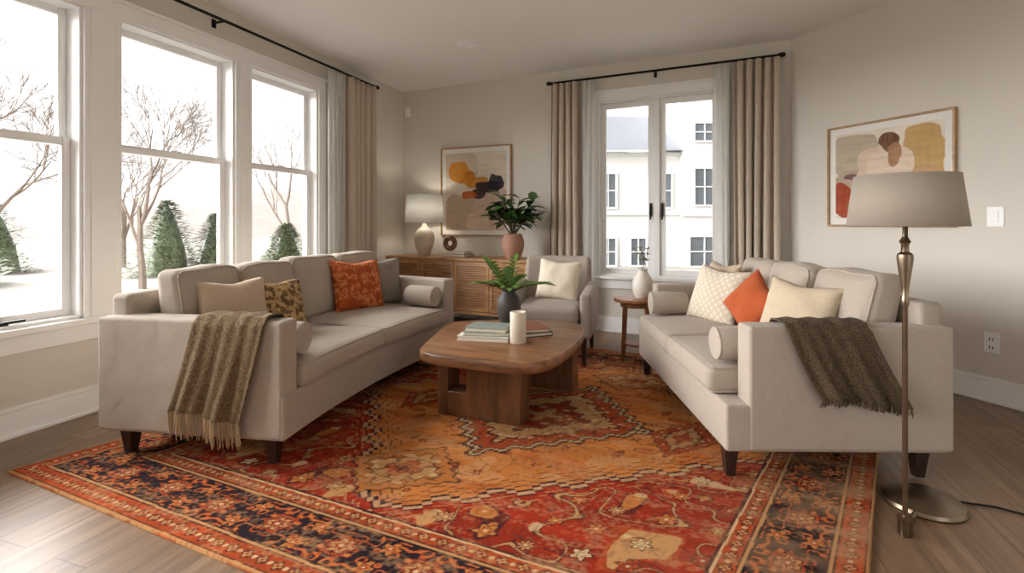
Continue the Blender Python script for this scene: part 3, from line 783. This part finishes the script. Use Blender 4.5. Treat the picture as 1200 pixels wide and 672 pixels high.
# ------------------------------------------------------------------ sideboard
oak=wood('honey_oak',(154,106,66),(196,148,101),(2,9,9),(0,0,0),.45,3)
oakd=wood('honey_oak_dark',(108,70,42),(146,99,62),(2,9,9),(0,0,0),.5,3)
e=empty('sideboard',M=MBk,local=True)
s0,s1=.12,1.87; y0,y1=-.46,-.03
mb=MB(); mb.box((s0-.01,y0-.012,.69),(s1+.01,y1,.72)); mb.box((s0,y0,.14),(s0+.03,y1,.69)); mb.box((s1-.03,y0,.14),(s1,y1,.69)); mb.box((s0,y0,.14),(s1,y1,.17)); mb.box((s0,y1-.02,.14),(s1,y1,.69)); mb.box((s0+.03,y0+.03,.17),(s1-.03,y0+.04,.69))
mb.build('carcass',oak,e,bevel=.003)
mb=MB(); dw=(s1-s0-.06)/4; kn=MB()
for i in range(4):
    a=s0+.03+i*dw+.003; b=a+dw-.006
    mb.box((a,y0,.175),(a+.035,y0+.022,.685)); mb.box((b-.035,y0,.175),(b,y0+.022,.685)); mb.box((a+.035,y0,.175),(b-.035,y0+.022,.21)); mb.box((a+.035,y0,.65),(b-.035,y0+.022,.685))
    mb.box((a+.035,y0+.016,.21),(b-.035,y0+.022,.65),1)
    z=.214
    while z<.645:
        mb.box((a+.035,y0+.004,z),(b-.035,y0+.018,z+.014)); z+=.0235
    x=b-.017 if i%2==0 else a+.017
    kn.tube([(x,y0+.002,.45),(x,y0-.014,.45),(x,y0-.02,.45)],[.006,.006,.012],10)
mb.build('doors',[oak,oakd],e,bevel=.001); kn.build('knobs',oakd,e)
mb=MB()
for s in(s0+.08,s1-.08):
    for y in(y0+.05,y1-.05): mb.frustum(s,y,.0,.14,.016,.026)
mb.build('legs',oak,e,smooth=False)
c=(-.985,5.66)
e=empty('table_lamp',loc=(c[0],c[1],.72))
ceramic=plain('sand_ceramic',(206,192,172),.55,var=.08,bmp=.2)
mb=MB(); mb.lathe([(0,.7205),(.06,.7205),(.064,.73),(.085,.78),(.108,.86),(.115,.93),(.10,.985),(.065,1.02),(.032,1.045),(.026,1.07),(.02,1.08),(0,1.08)],c); mb.build('ceramic_base',ceramic,e)
brass=plain('brushed_brass',(150,128,98),.35,1,var=.05)
mb=MB(); mb.tube([(c[0],c[1],1.07),(c[0],c[1],1.40)],.006,8)
for k in range(3):
    a=k*2*pi/3; mb.tube([(c[0],c[1],1.395),(c[0]+.185*math.cos(a),c[1]+.185*math.sin(a),1.395)],.003,6)
mb.build('harp',brass,e)
mb=MB(); mb.lathe([(.215,1.09),(.195,1.40)],c,48); mb.build('shade',translucent('lamp_shade_white',(252,250,246),.3),e,solid=.003)
bulb=bpy.data.lights.new('table_lamp_bulb','POINT'); bulb.energy=4; bulb.color=(1,.92,.82); bulb.shadow_soft_size=.04
bo=bpy.data.objects.new('bulb',bulb); bpy.context.scene.collection.objects.link(bo); bo.location=(0,0,.52); bo.parent=e
zt2=books('book_stack',[(.30,.2,.03,-25,3,0,0),(.27,.18,.026,-22,1,0,0)],(-.60,5.50),.7205)
mb=MB()
M=Matrix.Translation((-.68,5.53,zt2+.087))@Matrix.Rotation(math.radians(-20),4,'Z')
vs=[];fs=[];n=32;m=12
for i in range(n):
    a=2*pi*i/n
    for j in range(m):
        b=2*pi*j/m; r=.056+.03*math.cos(b); vs.append((r*math.cos(a),.022*math.sin(b),r*math.sin(a)))
for i in range(n):
    for j in range(m): fs.append((i*m+j,((i+1)%n)*m+j,((i+1)%n)*m+(j+1)%m,i*m+(j+1)%m))
mb.add(vs,fs); mb.build('wooden_ring_sculpture',walnut2,M=M)
e=empty('potted_fiddle_leaf_fig',loc=(0,5.16,.72)); c=(.01,5.12)
terr=plain('blush_terracotta',(178,134,112),.75,var=.1,bmp=.3)
mb=MB(); mb.lathe([(0,.7205),(.065,.7205),(.085,.75),(.11,.83),(.115,.89),(.10,.945),(.088,.965),(.09,.975),(.08,.978),(.076,.955),(0,.95)],c); mb.build('pot',terr,e)
mb=MB(); mb.lathe([(0,.952),(.076,.952)],c,24); mb.build('soil',soil,e)
mb=MB(); rnd=random.Random(12)
for i in range(22):
    a=i/22*2*pi*2+rnd.uniform(-.3,.3); sp_=rnd.uniform(.06,.27); hz=rnd.uniform(.12,.46)
    top=Vector((c[0]+sp_*math.cos(a),c[1]+sp_*math.sin(a)*.45-.02,.95+hz)); b0=Vector((c[0],c[1],.94)); mid=(b0+top)/2+Vector((0,0,.05))
    mb.tube([b0,mid,top],[.007,.006,.003],6,1)
    for k in range(6):
        a2=a+rnd.uniform(-1.6,1.6); t=.45+.55*k/5; p=b0.lerp(top,t)+Vector((0,0,.05*math.sin(pi*t)))
        mb.leaf(p,(math.cos(a2),math.sin(a2)*.45,rnd.uniform(.0,.9)),rnd.uniform(.15,.20),rnd.uniform(.085,.11),rnd.uniform(.1,.5),wp=1.25)
mb.build('foliage',[lf,stemm],e,merge=False)

# ------------------------------------------------------------------ armchair
Mc=Matrix.Translation((.33,4.12,0))@Matrix.Rotation(math.radians(-15),4,'Z')
e=empty('armchair',M=Mc,local=True)
mb=MB(); mb.rbox((-.30,-.30,.22),(.30,.30,.33),.02); mb.build('seat_base',chairm,e)
def fs(q,n):
    x,y,z=q
    if n[2]>0: z+=.02*(1-abs(n[0])**2.5)*(1-abs(n[1])**2.5)
    return (x,y,z)
mb=MB(); mb.rbox((-.255,-.32,.325),(.255,.2,.45),.04,step=.05,fn=fs); mb.build('seat_cushion',chairm,e)
def fb(q,n):
    x,y,z=q; t=max(0,z-.3)
    return (x*(1-.12*t),y+.16*t+.03*abs(n[0])**3*-1,z+.0)
mb=MB(); mb.rbox((-.30,.20,.22),(.30,.32,.80),.045,step=.05,fn=fb); mb.build('backrest',chairm,e)
for nm,x0,x1 in(('arm_l',-.35,-.26),('arm_r',.26,.35)):
    def fa(q,n):
        x,y,z=q
        if z>.4: z+=.05*((y+.3)/.6)
        return (x,y,z)
    mb=MB(); mb.rbox((x0,-.30,.22),(x1,.27,.555),.03,fn=fa); mb.build(nm,chairm,e)
mb=MB()
for x in(-.29,.29): mb.frustum(x,-.26,.0125,.225,.013,.022); mb.frustum(x,.25,.0125,.225,.013,.022,oy=.05)
mb.build('legs',darkwood,e,smooth=False)
pv=Mc@Vector((0.04,.06,.62)); pillow(pv,-20,18,4,.36,.34,.12,creamc,21)

# ------------------------------------------------------------------ side table + vase
e=empty('side_table',loc=(.98,3.98,0)); c=(.98,3.98)
mb=MB(); mb.lathe([(0,.47),(.165,.47),(.175,.478),(.175,.49),(.168,.497),(0,.497)],c,40); mb.lathe([(0,.43),(.12,.43),(.12,.47),(0,.47)],c,32)
mb.lathe([(0,.13),(.10,.13),(.10,.145),(0,.145)],c,32)
for k in range(4):
    a=k*pi/2+.5; x=c[0]+.115*math.cos(a); y=c[1]+.115*math.sin(a)
    mb.tube([(c[0]+.14*math.cos(a),c[1]+.14*math.sin(a),.0125),(x,y,.47)],[.011,.016],10)
mb.build('body',wood('cherry_wood',(124,76,44),(172,116,70),(8,8,2)),e)
e=empty('vase_with_stems',loc=(1.03,3.97,.497)); c=(1.03,3.97)
mb=MB(); mb.lathe([(0,.4975),(.05,.4975),(.066,.52),(.078,.57),(.078,.62),(.066,.665),(.046,.69),(.036,.705),(.036,.72),(.044,.73),(.038,.732),(.03,.72),(0,.70)],c); mb.build('vase',plain('white_ceramic',(226,220,210),.5,bmp=.2,var=.05),e)
mb=MB(); rnd=random.Random(3)
for i in range(5):
    a=rnd.uniform(0,6.28); p=Vector((c[0],c[1],.70)); d=Vector((math.cos(a)*.3,math.sin(a)*.3,1)).normalized(); pts=[p+d*.19*t/4+Vector((.01*math.sin(t),0,0)) for t in range(5)]
    mb.tube(pts,.002,5,1)
    for k in range(2,5):
        for _ in range(2): mb.leaf(pts[k],(rnd.uniform(-1,1),rnd.uniform(-1,1),.6),.035,.016,.1)
mb.build('stems',[plain('dry_leaf',(132,116,70),.8),stemm],e,merge=False)

# ------------------------------------------------------------------ floor lamp
nick=plain('antique_nickel',(138,122,104),.32,1,var=.08)
e=empty('floor_lamp',loc=(1.385,1.77,0)); c=(1.378,1.765)
mb=MB(); mb.lathe([(0,.0),(.018,0),(.018,.06),(.0085,.065),(.0085,.80),(.012,.81),(.012,.83),(.009,.84),(.012,.87),(.020,.93),(.025,.97),(.024,.985),(.012,.995),(.012,1.02),(.018,1.03),(.012,1.04),(.008,1.05),(.008,1.25),(0,1.25)],c,24)
mb.box((c[0]-.016,c[1]-.016,0),(c[0]+.016,c[1]+.016,.07))
for k in range(3):
    a=k*2*pi/3+.3; mb.tube([(c[0],c[1],1.25),(c[0]+.145*math.cos(a),c[1]+.145*math.sin(a),1.25)],.0025,6)
mb.build('pole',nick,e)
dc=(1.60,1.965)
mb=MB(); mb.lathe([(0,.0),(.135,.0),(.138,.008),(.132,.02),(.10,.026),(.03,.03),(0,.03)],dc,48)
mb.tube([(c[0],c[1],.012),(dc[0],dc[1],.012)],.009,8)
mb.build('weighted_base',nick,e)
mb=MB(); mb.lathe([(.172,1.085),(.150,1.262)],c,56)
mb.build('shade',translucent('lamp_shade_grey',(194,183,169),.25),e,solid=.003)
mb=MB(); mb.tube([(1.73,1.97,.006),(1.85,1.93,.006),(1.95,1.85,.006),(2.1,1.85,.006),(2.3,1.95,.006),(2.55,2.0,.006),(2.9,2.3,.006)],.004,6); mb.build('power_cord',blackm)

# ------------------------------------------------------------------ exterior
gm=plain('winter_lawn',(132,128,119),1,var=.15,scale=.5)
mb=MB(); mb.box((-160,-60,-.6),(160,160,-.5)); mb.build('ground',gm,smooth=False)
hm=plain('hazy_hill',(124,115,110),1,var=.10,scale=.3)
mb=MB()
def hill(u,v):
    x=-160+190*u; y=60+ (v)*30-40*(1-u)
    z=-.6+(4.8+2.2*math.sin(u*9+1)+1.0*math.sin(u*23))*math.sin(pi*min(v*.5,.5)) 
    return (x,y,z)
mb.grid(hill,60,10); mb.build('distant_hill',hm)
bark=plain('pale_bark',(124,110,99),.9,var=.15)
def bare_tree(loc,h,seed,mx=6):
    mb=MB(); rnd=random.Random(seed)
    def br(p,d,L,r,lev):
        pts=[p]; q=p.copy(); dd=d.copy(); n=4 if lev<4 else 2
        for k in range(n):
            dd=(dd+Vector((rnd.uniform(-.15,.15),rnd.uniform(-.15,.15),rnd.uniform(-.02,.12)))).normalized(); q=q+dd*L/n; pts.append(q.copy())
        mb.tube(pts,[max(.005,r*(1-.45*k/n)) for k in range(n+1)],5 if lev<2 else 3)
        if lev<mx:
            for k in range(3):
                a=rnd.uniform(0,6.28); sp2=rnd.uniform(.3,.7); o1=dd.cross(Vector((0.3,0.2,1))).normalized(); o2=dd.cross(o1)
                nd=(dd+ (o1*math.cos(a)+o2*math.sin(a))*sp2).normalized()
                br(pts[rnd.randint(max(1,n//2),n)],nd,L*rnd.uniform(.62,.8),r*.55,lev+1)
    br(Vector((loc[0],loc[1],-.55)),Vector((0,0,1)),h*.26,h*.011,0)
    mb.build('bare_tree',bark,merge=False)
bare_tree((-8.8,12.0),8.0,1); bare_tree((-10.0,9.0),7,2); bare_tree((-9.0,20.5),9,3,5); bare_tree((-17,12.5),8,5,5); bare_tree((-13.5,17.5),8,8,5)
ev=leafmat('evergreen',(78,94,62),(118,130,92))
def evergreen(loc,h,r,seed,name='evergreen_shrub'):
    mb=MB(); rnd=random.Random(seed)
    mb.lathe([(r*.6,-.5),(r*.5,-.5+h*.35),(r*.28,-.5+h*.7),(.02,-.5+h*.97)],loc,14)
    for i in range(2200):
        t=rnd.random()**1.3; a=rnd.uniform(0,6.28); rr=r*(1-t)**.8*rnd.uniform(.6,1.15)*(1+.25*math.sin(3*a+seed+6*t)); z=-.5+h*t
        mb.leaf((loc[0]+rr*math.cos(a),loc[1]+rr*math.sin(a),z),(math.cos(a),math.sin(a),rnd.uniform(-.1,.8)),.22,.05,.2)
    mb.build(name,ev,merge=False)
evergreen((-10.4,15.2),2.2,.9,1); evergreen((-9.3,15.8),1.8,.8,6); evergreen((-16.4,15.8),2.3,1.2,2); evergreen((-13.6,12.0),1.8,1.0,3); evergreen((-7.6,17.0),1.5,.8,4)
siding=plain('white_siding',(202,201,199),.8,var=.02); roofm=plain('slate_roof',(92,94,100),.9,var=.15,scale=6); pane=plain('dark_pane',(84,89,94),.25,var=.2,scale=1)
e=empty('townhouse',loc=(7,18,0))
mb=MB(); mb.box((1.5,18,-.5),(6.0,26,3.6)); mb.box((6.0,17.7,-.5),(16,26,6.8)); 
for z in (1.35,3.45): mb.box((1.5,17.9,z),(6,18,z+.12))
mb.box((5.95,17.6,1.3),(16,17.7,1.45)); mb.build('walls',siding,e,smooth=False)
mb=MB(); mb.add([(1.1,17.6,3.6),(6.0,17.6,3.6),(6.0,22,5.7),(2.6,22,5.7),(1.1,26,3.6)],[(0,1,2,3),(0,3,4)]); mb.build('roof',roofm,e,smooth=False)
mb=MB(); fr=MB()
def ew(a,b,u,t,Y):
    mb.box((a,Y-.03,u),(b,Y-.02,t))
    f=.06
    fr.box((a-f,Y-.08,u-f),(a,Y,t+f)); fr.box((b,Y-.08,u-f),(b+f,Y,t+f)); fr.box((a,Y-.08,t),(b,Y,t+f)); fr.box((a,Y-.08,u-f),(b,Y,u)); fr.box((a,Y-.06,(t+u)/2-.02),(b,Y-.02,(t+u)/2+.02)); fr.box(((a+b)/2-.02,Y-.06,u),((a+b)/2+.02,Y-.02,t))
for x0 in (3.17,5.16):
    ew(x0,x0+.52,1.62,2.8,18)
for x0 in (3.17,4.25): ew(x0,x0+.52,-.75+.3,.5,18)
for a,b,u,t in ((6.42,7.10,1.70,2.96),(6.42,7.10,3.95,4.55),(6.25,7.25,-.45,.56),(7.98,8.7,1.70,2.96),(7.98,8.7,-.45,.56)): ew(a,b,u,t,17.7)
mb.build('panes',pane,e,smooth=False); fr.build('window_frames',siding,e,smooth=False)

# ------------------------------------------------------------------ world / light / camera
w=bpy.data.worlds.new('World'); bpy.context.scene.world=w; w.use_nodes=True; nt=w.node_tree
bg=nt.nodes['Background']; bg.inputs['Color'].default_value=(.985,.99,1,1); bg.inputs['Strength'].default_value=1.5
sd=bpy.data.lights.new('sun','SUN'); sd.energy=25.0; sd.angle=math.radians(85); sd.color=(1,.985,.965)
so=bpy.data.objects.new('sun',sd); bpy.context.scene.collection.objects.link(so)
so.rotation_euler=Vector((.85,-.08,-.46)).to_track_quat('-Z','Y').to_euler()
cam=bpy.data.cameras.new('camera'); co=bpy.data.objects.new('camera',cam); bpy.context.scene.collection.objects.link(co)
co.location=(0,0,1.1); co.rotation_euler=(pi/2,0,0); cam.sensor_width=36; cam.lens=36*590/1200; cam.shift_y=-76/1200; cam.clip_start=.05; cam.clip_end=500
bpy.context.scene.camera=co
vs_=bpy.context.scene.view_settings; vs_.view_transform='Standard'; vs_.look='None'; vs_.exposure=0.08; vs_.gamma=1
